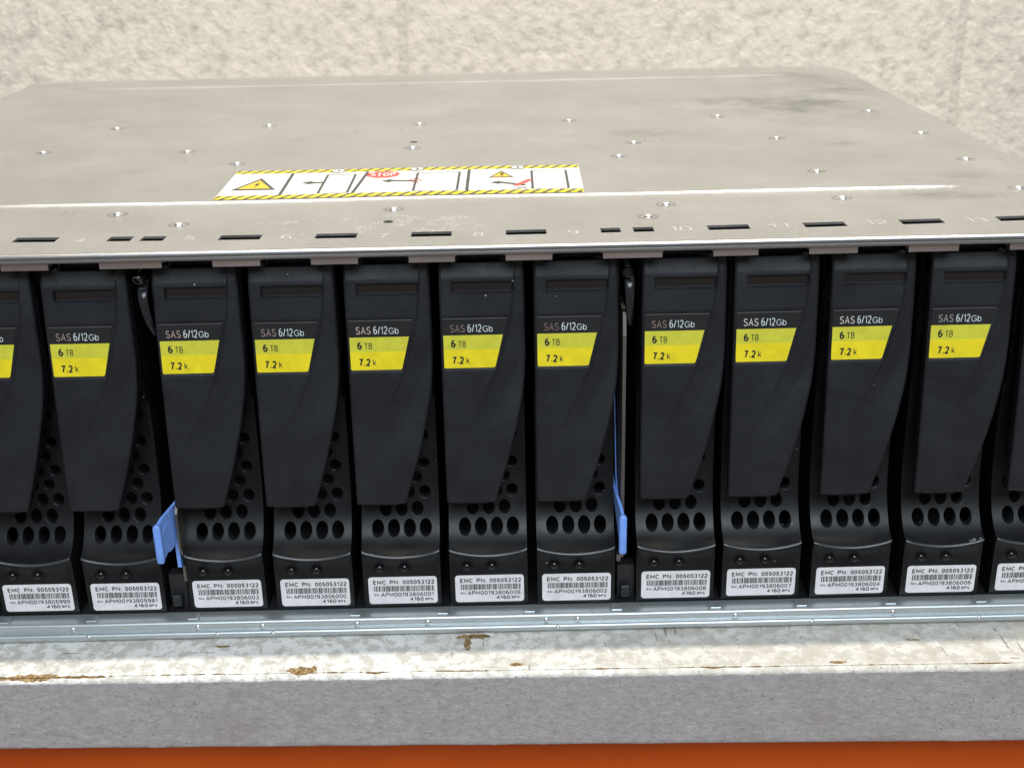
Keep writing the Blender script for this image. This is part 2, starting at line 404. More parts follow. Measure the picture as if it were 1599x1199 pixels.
# walls and floor
mb = MB(); mb.box(-W+.2, -W+1.4, 4, DEPTH-1, -125.9, -1.8); mb.build('side_wall', M_LID, enc, EO)
mb = MB(); mb.box(W-1.4, W-.2, 4, DEPTH-1, -125.9, -1.8); mb.build('side_wall', M_LID, enc, EO)
mb = MB(); mb.box(-W+1.5, W-1.5, DEPTH-1.6, DEPTH-.4, -125.9, -1.8); mb.build('rear_wall', M_LID, enc, EO)
mb = MB(); mb.box(-W+1.5, W-1.5, 150, 152, -118, -6); mb.build('backplane', M_DARK, enc, EO)
def tray():
    prof = [(300, -120.1), (60, -120.1), (3, -120.1), (-.3, -120.1), (-.9, -120.3), (-1.25, -120.8), (-1.3, -121.4), (-1.3, -122.7), (-1.25, -122.95), (-1.6, -122.95), (-2.3, -123.05), (-2.75, -123.4), (-2.9, -124.0),
            (-2.9, -124.9), (-2.75, -125.05), (-2.3, -125.2), (5.2, -125.2), (5.3, -125.96), (300, -125.96)]
    n = 90; V = []; F = []; p = len(prof)
    for i in range(n+1):
        x = -W+2*W*i/n
        for (y, z) in prof:
            w = .09*noise.noise(Vector((x*.035, z*.5, 1))) if y < 2 else 0
            V.append((x, y+w, z+w*.6))
    for i in range(n):
        for j in range(p-1): F.append((i*p+j, i*p+j+1, (i+1)*p+j+1, (i+1)*p+j))
    return mesh('front_tray', V, F, M_TRAY, enc, EO, 60)
fix_normals(tray())
MB().box(-W+1.6, W-1.6, 4.7, 140, -120.05, -119.82).build('dark_gap_floor', M_DARK, enc, EO)  # black sheet added so the floor of the carrier gaps stays dark
for x in (-104, -64.5, -44, -14, 8.4, 46, 56, 106, 156, 203):
    MB().lathe((x, -1.1, -121.9), (0, -1, .35), [(1.0, -.1), (.9, .25), (.5, .5), (.12, .56)], 10).build('spot_weld', M_RIVET, enc, EO, 70)
for x in (-98.8, -40.5, -58.2, 49.6, 130.2, 183):
    MB().lathe((x, -2.8, -123.7), (0, -1, .5), [(.7, -.1), (.6, .12), (.3, .25), (.1, .28)], 10).build('spot_weld', M_RIVET, enc, EO, 70)
tb0 = None
for i in range(3, 15):
    s = (-11.0 if i <= 5 else 12.4)
    o = MB().box(cxs[i]+s-1.5, cxs[i]+s+2.0, -.2, 3.4, -120.05, -119.5, 0, .18).build('locating_tab', M_TRAY, enc, EO)
# rivets on the lid
for (x, y) in [(-131.5, 201.1), (-145.4, 148.9), (-87.9, 145.2), (-65.3, 199.4), (-63.5, 120.5), (-.3, 196.2), (.2, 143.2), (63.8, 196.2), (86.4, 145.3), (78.3, 119.6), (143, 148.3), (128.1, 199.5), (143.7, 85.7), (194.7, 204.4), (200.6, 151.2), (200.6, 100.7),
               (201.2, 54), (142.8, 47.8), (86.5, 45.1), (79.2, 30.1), (.7, 45.2), (-86.9, 47.1), (-64, 32.2), (-145, 50), (-200, 100), (-200, 150)]:
    z = lid_h(x, y)
    MB().lathe((x, y, z), (0, 0, 1), [(3.9, -.15), (3.1, .10), (2.1, -.02), (1.75, .0)], 16, 1).lathe((x, y, z), (0, 0, 1), [(1.75, -.02), (1.5, .42), (1.05, .76), (.5, .90), (.05, .93)], 14, 0).build('rivet', [M_RIVET, M_RIVET_SHADE], enc, EO, 80)
for (x, y) in [(-.1, 155.2), (.2, 29.8)]:
    MB().lathe((x, y, lid_h(x, y)), (0, 0, 1), [(1.55, .02), (1.45, .08), (1.3, .05), (.1, .04)], 16).build('plug_hole', [M_DARK], enc, EO, 40)
# stamped slot numbers
for n, (x, y) in {4: (-88.9, 16.3), 5: (-56.7, 15.9), 6: (-28.2, 15.0), 7: (.1, 13.8), 8: (27.9, 13.3), 9: (55.4, 13.4), 10: (86.9, 14.6), 11: (115.7, 15.9), 12: (144.9, 17.1), 13: (174.5, 17.6)}.items():
    mb = MB(); w = 1.5 if n < 10 else 3.2
    def fn(a, b, x=x, y=y): return (a, b, lid_h(a, b)+.07)
    put_text(mb, str(n), x-w, x+w, y-2.6, y+1.9, fn, -.012)
    mb.build('stamped_number', M_STAMP, enc, EO)

# ---- warning label on the lid
lab_q = ((-59.8, 61.9), (61.8, 61.7), (62.4, 104.6), (-60.6, 106.6))
def LP(a, b, dz=0.0):        # a,b in 0..1 on the label
    x = (1-b)*((1-a)*lab_q[0][0]+a*lab_q[1][0]) + b*((1-a)*lab_q[3][0]+a*lab_q[2][0])
    y = (1-b)*((1-a)*lab_q[0][1]+a*lab_q[1][1]) + b*((1-a)*lab_q[3][1]+a*lab_q[2][1])
    return (x, y, lid_h(x, y)+.10+dz)
def lab_grid(a0, a1, b0, b1, dz, na=30, nb=8):
    V = [LP(a0+(a1-a0)*i/na, b0+(b1-b0)*j/nb, dz) for j in range(nb+1) for i in range(na+1)]
    F = [(j*(na+1)+i, j*(na+1)+i+1, (j+1)*(na+1)+i+1, (j+1)*(na+1)+i) for j in range(nb) for i in range(na)]
    return V, F
v, f = lab_grid(0, 1, 0, 1, .0); wl = mesh('warning_label', v, f, M_WLABEL, enc, EO, 60)
for (b0, b1) in ((0.0, .115), (.895, 1.0)):
    v, f = lab_grid(0, 1, b0, b1, .04, 30, 2); mesh('yellow_border', v, f, M_YELLOW, wl, smooth=60, org=EO)
    n = 31
    for i in range(n+1):
        a = (i-.6)/n; lo, hi = a, a+.36/n
        sh = .75/n
        q = [(lo, b0), (hi, b0), (hi+sh, b1), (lo+sh, b1)]
        q = [(min(1, max(0, p)), r) for p, r in q]
        MB().add([LP(p, r, .08) for p, r in q], [(0, 1, 2, 3)]).build('hazard_stripe', M_GREYINK, wl, EO)
def lab_poly(name, pts, mat, dz=.05, holes=None):
    return MB().add([LP(a, b, dz) for a, b in pts], [tuple(range(len(pts)))]).build(name, mat, wl, EO)
def lab_line(mb, p, q, w=.0045, dz=.07, asp=2.85):
    dx, dy = (q[0]-p[0])*asp, q[1]-p[1]; L = math.hypot(dx, dy); nx, ny = -dy/L*w/1.0, dx/L*w*asp
    mb.add([LP(p[0]+nx, p[1]+ny, dz), LP(q[0]+nx, q[1]+ny, dz), LP(q[0]-nx, q[1]-ny, dz), LP(p[0]-nx, p[1]-ny, dz)], [(0, 1, 2, 3)])
for p, q in (((.172, .12), (.170, .89)), ((.370, .12), (.388, .89)), ((.682, .12), (.682, .89))):
    mb = MB(); lab_line(mb, p, q); mb.build('divider_line', M_GREYINK, wl, EO)
for (x0, x1) in ((.275, .355), (.535, .655), (.862, .96)):
    mb = MB()
    lab_line(mb, (x0, .14), (x0, .80), .0035); lab_line(mb, (x1, .14), (x1, .80), .0035)
    lab_line(mb, (x0, .80), (x1, .80), .0022); lab_line(mb, (x0, .14), (x1, .14), .0015)
    mb.build('diagram_frame', M_GREYINK, wl, EO)
# triangles: dark outline and amber middle
def tri(cx, cy, w, h):
    lab_poly('triangle_outline', [(cx-w, cy), (cx+w, cy), (cx, cy+h)], M_GREYINK, .06)
    lab_poly('triangle', [(cx-w*.74, cy+h*.10), (cx+w*.74, cy+h*.10), (cx, cy+h*.82)], M_AMBER, .09)
tri(.088, .30, .062, .42); tri(.775, .56, .036, .26)
mb = MB(); mb.add([LP(a, b, .12) for a, b in ((.084, .36), (.096, .50), (.089, .50), (.095, .60), (.080, .47), (.088, .47))], [(0, 1, 2, 5), (2, 3, 4, 5)])
put_text(mb, '!', .772, .778, .60, .74, lambda a, b: LP(a, b, .12), .02, 0, 2.85)
mb.build('warning_symbol', M_INK, wl, EO)
def arrow(x, y, l, tail):
    mb = MB(); mb.add([LP(a, b, .08) for a, b in ((x, y), (x+.026, y-.06), (x+.026, y+.06))], [(0, 1, 2)])
    mb.add([LP(a, b, .08) for a, b in ((x+.026, y-.03), (x+.034, y-.03), (x+.034, y+.03), (x+.026, y+.03))], [(0, 1, 2, 3)])
    for t in tail: lab_line(mb, *t, .008)
    mb.build('arrow', M_GREYINK, wl, EO)
arrow(.213, .52, 0, [((.245, .52), (.275, .52))]); arrow(.437, .52, 0, [((.468, .52), (.535, .50))]); arrow(.745, .38, 0, [((.775, .38), (.842, .27))])
oc = [(.435+.044*math.cos(math.radians(22.5+45*i))*1.15, .76+.13*math.sin(math.radians(22.5+45*i))) for i in range(8)]
lab_poly('stop_sign', oc, M_RED, .06)
mb = MB(); put_text(mb, 'STOP', .400, .470, .70, .82, lambda a, b: LP(a, b, .10), 0, 0, 2.85); mb.build('lettering', M_WLABEL, wl, EO)
mb = MB()
for a in range(8):
    t = math.radians(45*a+20); lab_line(mb, (.535+.008*math.cos(t), .51+.03*math.sin(t)), (.535+.022*math.cos(t), .51+.10*math.sin(t)), .0016, .1)
mb.build('impact_mark', M_RED, wl, EO)
mb = MB(); lab_line(mb, (.815, .25), (.858, .47), .009, .1); mb.build('impact_mark', M_RED, wl, EO)
mb = MB()
for a, b in ((.80, .15), (.82, .12), (.845, .15), (.865, .17)): lab_line(mb, (.832, .2), (a, b), .0016, .09)
mb.build('impact_ray', M_GREYINK, wl, EO)
for n, a in ((1, .300), (2, .530), (3, .822)):
    el = [(a+.021*math.cos(t), .935+.075*math.sin(t)) for t in [math.pi*2*i/20 for i in range(20)]]
    er = [(a+.018*math.cos(t), .935+.06*math.sin(t)) for t in [math.pi*2*i/20 for i in range(20)]]
    lab_poly('number_ring', el, M_GREYINK, .11); lab_poly('number_disc', er, M_WLABEL, .13)
    mb = MB(); put_text(mb, str(n), a-.005, a+.005, .90, .97, lambda p, q: LP(p, q, .16), .02, 0, 2.85); mb.build('number', M_INK, wl, EO)

# ---- dividers between the groups of five, with black studs, levers and blue latches
for k, cx in enumerate((-71.8, 71.8)):
    dvd = MB()
    if k == 0:   # sheet close to the carrier on its right
        dvd.prism([(3.2, -84), (2.8, -96), (4.5, -99), (60, -99), (60, -8), (34, -8), (30, -70), (14, -80), (5, -82)], lambda y, z: (-68.35, y, z), lambda y, z: (-67.6, y, z))
        dvd.box(cx+2.6, cx+3.6, 7, 9, -110, -104.4)
    else:
        dvd.prism([(8, -23), (6.5, -30), (5.5, -60), (5.2, -84), (4.6, -100), (6, -104), (60, -104), (60, -8), (34, -8), (30, -22)], lambda y, z: (cx-2.0, y, z), lambda y, z: (cx-1.0, y, z))
        dvd.box(cx-3.2, cx-2.0, 4.4, 7, -104.6, -102.2)
    fix_normals(dvd.build('divider_plate', M_PLATE, enc, EO))
    mb = MB(); mb.box(cx-2.6, cx+2.8, 8, 12, -119.9, -108); mb.box(cx-1.8, cx+1.4, 5.5, 8, -118.8, -114.5, 0, .4); mb.build('latch_base', M_DARK, enc, EO)
    # stud and lever at the top
    sx = -70.9 if k == 0 else 70.8
    ax = (-.35, -1, -.45) if k == 0 else (0, -1, -.1)
    mb = MB(); mb.lathe((sx+(.9 if k == 0 else 0), 8.5, -8.6 if k == 0 else -10.1), ax, [(1.5, -6), (1.5, 1.0), (1.75, 1.2), (1.75, 2.4), (1.45, 2.8), (1.2, 2.8), (1.1, 2.3), (.1, 2.2)], 12)
    mb.build('black_stud', M_LED, enc, EO, 40)
    mb = MB(); V = []; F = []; n = 10
    lx = -69.9 if k == 0 else 71.5; pts = [(12, -11.4, 1.1, 0), (8.6, -11.8, 1.25, 0), (6.6, -13.0, 1.45, 0), (6.0, -15.5, 1.45, .0), (6.4, -19, 1.3, .2), (7.6, -23, 1.2, .5), (9.6, -27, .9, 1.0)]
    for (y, z, r, ox) in pts:
        for i in range(n): a = 2*math.pi*i/n; V.append((lx+ox*(1 if k == 0 else .5)+r*math.cos(a), y+r*.8*math.sin(a)*.8, z+r*.5*math.sin(a)))
    for j in range(len(pts)-1):
        for i in range(n): F.append((j*n+i, j*n+(i+1) % n, (j+1)*n+(i+1) % n, (j+1)*n+i))
    fix_normals(mesh('latch_lever', V, F, plain('lever_plastic', (.014, .015, .018), .25) if k == 0 else bpy.data.materials['lever_plastic'], enc, EO, 60))
# blue latches: blade (y,z outline) bent outwards at the front, with a thick rounded grip rim
def latch(bend, base_x, lab, zt, zb, yf):
    pts = []  # outline in (y,z)
    out = [(yf, zt), (yf+.6, zt+1.2), (28, zt+1.4), (28, -60), (30, -60), (30, -88), (18, -88), (14, zb+8), (yf+4, zb+.6), (yf, zb)]
    fx = lambda y: base_x + bend*max(0, (14-y)/(14-yf))**1.15
    blade = [(yf, zt, zb), (yf+3, zt+.9, zb+1.2), (yf+7, zt+1.3, zb+5), (yf+12, zt+1.6, zb+9), (14, zt+1.8, zb+12), (20, zt+2, zb+13), (34, zt+2, zb+13)]
    V = []; F = []
    for y, a, b in blade:
        x = fx(y)
        for z in (a, (a+b)/2, b): V.append((x-.45, y, z)); V.append((x+.45, y, z))
    n = 6
    for j in range(len(blade)-1):
        o = j*n
        for (p, q) in ((0, 2), (2, 4), (4, 5), (5, 3), (3, 1), (1, 0)): F.append((o+p, o+q, o+n+q, o+n+p))
    F.append((0, 1, 3, 2)); F.append((2, 3, 5, 4))
    root = fix_normals(mesh('blue_latch', V, F, M_BLUE, enc, EO, 40)); root['label'] = lab
    # grip rim
    c = [(fx(yf), yf-.5)]; x = fx(yf); g = MB(); prof = []
    R = 1.25
    for z, r in ((zt+.3, .55), (zt-.1, 1.05), (zt-.7, R), (zb+.9, R), (zb+.25, 1.05), (zb-.1, .6)):
        prof.append((z, r))
    V = []; F = []; n = 12
    for z, r in prof:
        for i in range(n):
            a = 2*math.pi*i/n; ca, sa = math.cos(a), math.sin(a)
            ca = math.copysign(abs(ca)**.55, ca); sa = math.copysign(abs(sa)**.55, sa)
            V.append((x+r*.95*ca, yf+r*.75*sa, z))
    for j in range(len(prof)-1):
        for i in range(n): F.append((j*n+i, j*n+(i+1) % n, (j+1)*n+(i+1) % n, (j+1)*n+i))
    F.append(tuple(range(n-1, -1, -1))); F.append(tuple(range((len(prof)-1)*n, len(prof)*n)))
    fix_normals(mesh('latch_grip', V, F, M_BLUE, root, EO, 45))
    return root
l1 = latch(-3.9, -67.9, 'blue plastic latch flared out to the left', -83.6, -96.4, -5)
mb = MB(); mb.prism([(7, -90), (5.5, -97), (5.5, -104), (7.5, -105), (16, -90)], lambda y, z: (-70.2, y, z), lambda y, z: (-69.0, y, z))
mb.prism([(-3.4+2.4*math.cos(t)*1.8+4, -90.2+5.0*math.sin(t)) for t in [2*math.pi*i/24 for i in range(24)]], lambda y, z: (-67.9-3.9*max(0, (14-y)/19)**1.15+.42, y, z), lambda y, z: (-67.9-3.9*max(0, (14-y)/19)**1.15+.58, y, z))
fix_normals(mb.build('latch_strip', M_BLUE, l1, EO))
l2 = latch(1.2, 68.5, 'blue plastic latch standing straight', -84.7, -97.7, -3)
mb = MB(); mb.prism([(26, -46), (25, -54), (16, -80), (6, -85), (12, -90), (30, -46)], lambda y, z: (68.95, y, z), lambda y, z: (69.3, y, z)); fix_normals(mb.build('latch_strip', M_BLUE, l2, EO))

# ================================================================== DRIVE CARRIERS
def hy(z):
    if z > -11.2: return 7 + (z+11.2)*.40
    t = (-11.2-z)/69.8; return 7-6*t - .5*math.sin(math.pi*min(1, t))*.6
R_PTS = [(-3, 12.5), (-11, 12.7), (-30, 12.8), (-35.8, 12.8), (-43.7, 12.3), (-48.7, 11.5), (-55.7, 10.1), (-61.7, 8.6), (-67.9, 7.0), (-75.1, 4.7), (-80.7, 3.0), (-81.2, 2.8)]
C_PTS = [(-3, 9.6), (-12.7, 9.5), (-22.2, 8.5), (-26, 7.5), (-38.6, 4.3), (-47.4, 0.2), (-55.4, -3.8), (-66, -10), (-81.2, -20)]
L_PTS = [(-3, -11.6), (-6, -12.0), (-11, -12.1), (-82, -12.1)]
def lut(P, z):
    for (a, b), (c, d) in zip(P, P[1:]):
        if c <= z <= a: return b+(d-b)*(a-z)/(a-c)
    return P[-1][1] if z < P[-1][0] else P[0][1]
def smooth_lut(P, z): return sum(lut(P, z+d) for d in (-2, -1, 0, 1, 2))/5
CX0, CZ0 = 0, -119.7
CORG = (0, 0, CZ0)
def label_r(z): return 7.5+(z+23.2)*(3.7/15.0)
def build_handle(parent):
    zs = []; z = -3.0
    while z > -81.2: zs.append(z); z -= .42
    zs.append(-81.2); ncol = 64; V = []; F = []; FM = []
    for z in zs:
        xl = lut(L_PTS, z); xr = smooth_lut(R_PTS, z) if z > -79 else lut(R_PTS, z); xc = smooth_lut(C_PTS, z)
        for i in range(ncol+1):
            u = i/ncol; x = xl+(xr-xl)*u; y = hy(z)
            # right-hand facet falls back from the crease
            d = x-xc
            if d > 0:
                amp = 1.0*(1-smoothstep(-40, -62, z)*.75) if z < -40 else 1.0
                amp = (1.0-.8*smoothstep(0, 1, (-40-z)/25.0)) if z < -40 else 1.0
                if z > -11.2: amp *= smoothstep(-6, -11.2, -(-z) if False else z) if False else max(0, min(1, (-z-6)/5.2))
                y += amp*(min(d, 6)*.17 + (.50-.22*smoothstep(0, 1, (-36-z)/14.0))*smoothstep(0, .6, d))
            e = min(x-xl, xr-x); 
            if e < .7: y += .55*(1-e/.7)**2
            if z < -80.4: y += .35*((-80.4-z)/.8)**2
            # smoked window pocket
            s = min(x+8.5, 9.3-x, -12.7-z, z+15.7)
            if s > -0.15: y += 1.5*smoothstep(-.15, .2, s)
            # label pocket
            s = min(x+11.6, label_r(z)+.35-x, -22.8-z, z+38.6)
            if s > -.2: y += .32*smoothstep(-.2, .15, s)
            V.append((x, y, z))
    n = ncol+1
    for j in range(len(zs)-1):
        zm = (zs[j]+zs[j+1])/2
        for i in range(ncol):
            xm = (V[j*n+i][0]+V[j*n+i+1][0])/2
            if zm > -7.2 and -8.7 < xm < 9.3: continue
            F.append((j*n+i, (j+1)*n+i, (j+1)*n+i+1, j*n+i+1))
    # rim walls going back
    R = len(zs)-1
    def wall(loop, dy):
        b = len(V); V.extend([(V[q][0], V[q][1]+dy, V[q][2]) for q in loop])
        for q in range(len(loop)-1): F.append((loop[q], loop[q+1], b+q+1, b+q))
    wall([j*n for j in range(R+1)], 3); wall([R*n+i for i in range(n)], 2.2); wall([j*n+ncol for j in range(R, -1, -1)], 4)
    # notch sill
    j0 = next(j for j in range(R) if (zs[j]+zs[j+1])/2 <= -7.2)
    ids = [j0*n+i for i in range(n) if -9.0 < V[j0*n+i][0] < 9.6]
    wall(ids, 4)
    o = mesh('latch_handle', V, F, M_HANDLE, parent, CORG, 34); fix_normals(o)
    MB().box(-9.4, .4, hy(-81)+.9, hy(-81)+2.6, -81.9, -81.1, 0, .2).build('handle_tongue', M_BODY, o, CORG)
    return o
def scoop_curve():
    """list of (s, y, z) along the grille, from the top down to the crescent"""
    pts = [(15, -14), (15, -60), (14.6, -70), (14.2, -78), (13.6, -83), (12.6, -87.6), (11.0, -91.6), (8.9, -95.0), (6.6, -97.4), (4.35, -98.9)]
    out = []; s = 0
    # smooth by Catmull-Rom from the 2nd point on
    for i in range(len(pts)-1):
        p0 = pts[max(0, i-1)]; p1 = pts[i]; p2 = pts[i+1]; p3 = pts[min(len(pts)-1, i+2)]
        for k in range(10):
            t = k/10
            q = [.5*((2*p1[c])+(-p0[c]+p2[c])*t+(2*p0[c]-5*p1[c]+4*p2[c]-p3[c])*t*t+(-p0[c]+3*p1[c]-3*p2[c]+p3[c])*t**3) for c in (0, 1)]
            if i == 0: q = [p1[c]+(p2[c]-p1[c])*t for c in (0, 1)]
            out.append(tuple(q))
    out.append(pts[-1]); res = []
    for i, p in enumerate(out):
        if i: s += math.hypot(p[0]-out[i-1][0], p[1]-out[i-1][1])
        res.append((s, p[0], p[1]))
    return res
SC = scoop_curve(); SMAX = SC[-1][0]
def sc_at(s):
    if s <= 0: return SC[0][1], SC[0][2]+(-s)
    for a, b in zip(SC, SC[1:]):
        if a[0] <= s <= b[0]:
            t = (s-a[0])/max(1e-9, b[0]-a[0]); return a[1]+(b[1]-a[1])*t, a[2]+(b[2]-a[2])*t
    return SC[-1][1], SC[-1][2]
def cres(x): return 2.1*(1-(x/12.2)**2)             # how far the crescent dips in the middle
def build_body(parent):
    V = []; F = []; NN = []
    # rows of cells measured up from the crescent
    rows = []                                         # (s_top, s_bot, kind, hole_h)
    s = SMAX-4.0
    hrows = []
    for k, (hgt, hh) in enumerate([(6.6, 5.6), (5.6, 4.7), (5.2, 4.1)]+[(4.72, 3.75)]*12):
        hrows.append((s-hgt, s, k, hh)); s -= hgt
    px = 5.05; rad = 1.83
    def vert(x, ss):
        y, z = sc_at(ss)
        y1, z1 = sc_at(max(0, ss-.6)); y2, z2 = sc_at(min(SMAX, ss+.6)); t = math.hypot(y2-y1, z2-z1) or 1
        V.append((x, y, z)); NN.append((0, (z2-z1)/t, -(y2-y1)/t)); return len(V)-1
    XL, XR = -12.2, 12.2
    for (s0, s1, k, hh) in hrows:
        cent = [.35+px*(i-1.5) for i in range(4)] if k % 2 == 0 else [.35+px*(i-1) for i in range(3)]
        sm = (s0+s1)/2; lo = cent[0]-px/2; hi = cent[-1]+px/2
        # plain strips both sides
        nsub = 4
        for (xa, xb) in ((XL, lo), (hi, XR)):
            ids = [[vert(x, s0+(s1-s0)*q/nsub) for x in (xa, xb)] for q in range(nsub+1)]
            for q in range(nsub): F.append((ids[q][0], ids[q+1][0], ids[q+1][1], ids[q][1]))
        for c in cent:
            N = 24; hw = px/2; ring = []; sq = []; back = []; mid = []
            for i in range(N):
                a = 2*math.pi*i/N; ca, sa = math.cos(a), math.sin(a)
                m = max(abs(ca), abs(sa)); 
                sq.append(vert(c+hw*ca/m, sm+(s1-s0)/2*sa/m))
                mid.append(vert(c+(rad+.24)*ca, sm+(hh/2+.24)*sa))
                r = vert(c+rad*ca, sm+hh/2*sa); x, y, z = V[r]; V[r] = (x, y+.26, z); ring.append(r)
                rn = (-ca, 0, sa); q = NN[r]; NN[r] = tuple((a_+b_)*.7 for a_, b_ in zip(q, rn))
                V.append((x, y+2.6, z)); NN.append(rn); back.append(len(V)-1)
            for i in range(N):
                j = (i+1) % N
                F.append((sq[i], sq[j], mid[j], mid[i])); F.append((mid[i], mid[j], ring[j], ring[i])); F.append((ring[i], ring[j], back[j], back[i]))
    top = hrows[-1][0]
    # top plain strip
    a = [vert(XL, 0), vert(XR, 0), vert(XR, top), vert(XL, top)]; F.append(tuple(a))
    # bottom plain strip down to the curved crescent edge
    s1 = hrows[0][1]; nx, ny = 24, 6; base = len(V)
    for j in range(ny+1):
        for i in range(nx+1):
            x = XL+(XR-XL)*i/nx; t = j/ny; y, z = sc_at(s1+(SMAX-s1)*t)
            dz = -cres(x)*t**1.6; V.append((x, y, z+dz)); vert(x, s1+(SMAX-s1)*t); V.pop()
    for j in range(ny):
        for i in range(nx): F.append((base+j*(nx+1)+i, base+(j+1)*(nx+1)+i, base+(j+1)*(nx+1)+i+1, base+j*(nx+1)+i+1))
    out = []
    for q in F:
        a, b_, c = (Vector(V[t]) for t in q[:3]); nrm = (b_-a).cross(c-a); want = sum((Vector(NN[t]) for t in q), Vector())
        out.append(q if nrm.dot(want) > 0 else tuple(reversed(q)))
    grille = mesh('vent_grille', V, out, M_BODY, parent, CORG, 180)
    grille.data.normals_split_custom_set_from_vertices([Vector(q).normalized() for q in NN])
    # front foot: bevelled crescent edge, flat face, rounded bottom
    V = []; F = []
    prof = [(4.35, 0, 1), (3.95, .13, 1), (3.55, .12, 1), (3.25, -.1, 1), (3.15, -.45, 1), (3.35, -.9, 1), (3.9, -1.7, 1), (4.3, -3.2, .7), (4.25, -5.5, .4), (4.05, -8, 0), (4.0, -9.2, 0), (4, -14, 0), (4, -19.6, 0), (4.25, -20.4, 0), (4.9, -20.8, 0), (9, -20.8, 0)]
    nx = 24
    for (y, dz, c) in prof:
        for i in range(nx+1):
            x = XL+(XR-XL)*i/nx; ex = min(x-XL, XR-x); V.append((x, y+(.35*(1-ex/.5)**2 if ex < .5 and y < 6 else 0), -98.9+dz-cres(x)*c))
    for j in range(len(prof)-1):
        for i in range(nx): F.append((j*(nx+1)+i, (j+1)*(nx+1)+i, (j+1)*(nx+1)+i+1, j*(nx+1)+i+1))
    fix_normals(mesh('front_foot', V, F, [M_BODY, M_RIDGE], parent, CORG, 60, [1 if nx < q[0] < 4*(nx+1) else 0 for q in F]))
    # side cheeks with the scoop profile
    mb = MB()
    side = [(14, -4)] + [(y, z) for s, y, z in SC if z > -98][::4] + [(4.3, -98.95), (4.35, -119.4), (5, -119.7), (120, -119.7), (120, -4)]
    for x0, x1 in ((-12.3, -11.6), (11.6, 12.3)):
        mb.prism(side, lambda y, z: (x0, y, z), lambda y, z: (x1, y, z))
    fix_normals(mb.build('side_cheek', M_BODY, parent, CORG))
    MB().box(-11.5, 11.5, 26, 120, -118, -6).build('drive_shell', M_DARK, parent, CORG)
    MB().box(-8.4, 9.0, 13, 15, -11, -3.5).build('release_button', M_DARK, parent, CORG)
    MB().box(-6.9, -6.2, 9.5, 12, -8.2, -4.6, 0, .15).build('release_hook', M_BODY, parent, CORG)
    for x in (-6.9, 1.0):
        led = MB().lathe((x, 4.35, -105.3), (0, -1, 0), [(1.55, -.4), (1.5, .1), (1.3, .65), (.95, 1.0), (.5, 1.22), (.12, 1.28)], 18).build('led_lens', M_LED, parent, CORG, 80)
        ring = MB().lathe((x, 4.25, -105.3), (0, -1, 0), [(2.05, -.1), (1.98, .16), (1.75, .18), (1.6, -.1), (1.55, -.3)], 20)
        ring.f.pop(); ring.m.pop(); ring.build('led_ring', M_LED, led, CORG, 50)
def yl(z): return hy(z)+.32-.16
def build_label(parent):
    P = lambda x, z, d=0: (x, yl(z)-d, z)
    def quad_strip(name, z0, z1, xl, mat, par, d, inset=0):
        n = 8; mb = MB(); V = []; F = []
        for j in range(n+1):
            z = z0+(z1-z0)*j/n; V.append(P(xl+inset, z, d)); V.append(P(label_r(z)-inset, z, d))
        for j in range(n): F.append((2*j, 2*j+2, 2*j+3, 2*j+1))
        return mesh(name, V, F, mat, par, CORG, 60)
    lab = quad_strip('capacity_label', -23.25, -38.25, -11.3, M_LBLACK, parent, 0)
    quad_strip('lime_band', -28.3, -32.65, -11.3, M_LIME, lab, .05)
    V = [P(-11.3, -32.65, .05), P(-11.3, -37.9, .05), P(-11.0, -38.22, .05), P(3.4, -38.22, .05), P(3.85, -37.9, .05), P(label_r(-32.65), -32.65, .05)]
    mesh('yellow_band', V, [(0, 1, 2, 3, 4, 5)], M_YELLOW, lab, CORG)
    mesh('label_edge', [P(-11.3, -23.25, .04), P(-11.3, -23.38, .04), P(label_r(-23.38), -23.38, .04), P(label_r(-23.25), -23.25, .04)], [(0, 1, 2, 3)], M_EDGE, lab, CORG)
    fn = lambda x, z: P(x, z, .10)
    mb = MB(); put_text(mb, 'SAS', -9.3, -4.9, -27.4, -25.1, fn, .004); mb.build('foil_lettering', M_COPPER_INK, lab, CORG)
    mb = MB(); put_text(mb, '6/12', -4.1, .0, -27.4, -25.05, fn, -1); put_text(mb, 'Gb', .35, 3.3, -27.4, -25.5, fn, -1); mb.build('white_lettering', M_WHITE_INK, lab, CORG)
    mb = MB(); put_text(mb, '6', -9.1, -7.75, -32.0, -29.7, fn, .022); put_text(mb, 'TB', -7.0, -4.7, -31.9, -30.0, fn, 0)
    put_text(mb, '7.2', -8.9, -5.4, -37.0, -34.7, fn, .022); put_text(mb, 'k', -4.7, -3.7, -36.9, -34.9, fn, 0)
    mb.build('lettering', M_INK, lab, CORG)
    return lab
random.seed(11)
BARS = []
x = -9.0
while x < 9.9:
    w = random.choice((.13, .13, .2, .3, .36)); BARS.append((x, min(10, x+w))); x += w+random.choice((.13, .16, .2, .3))
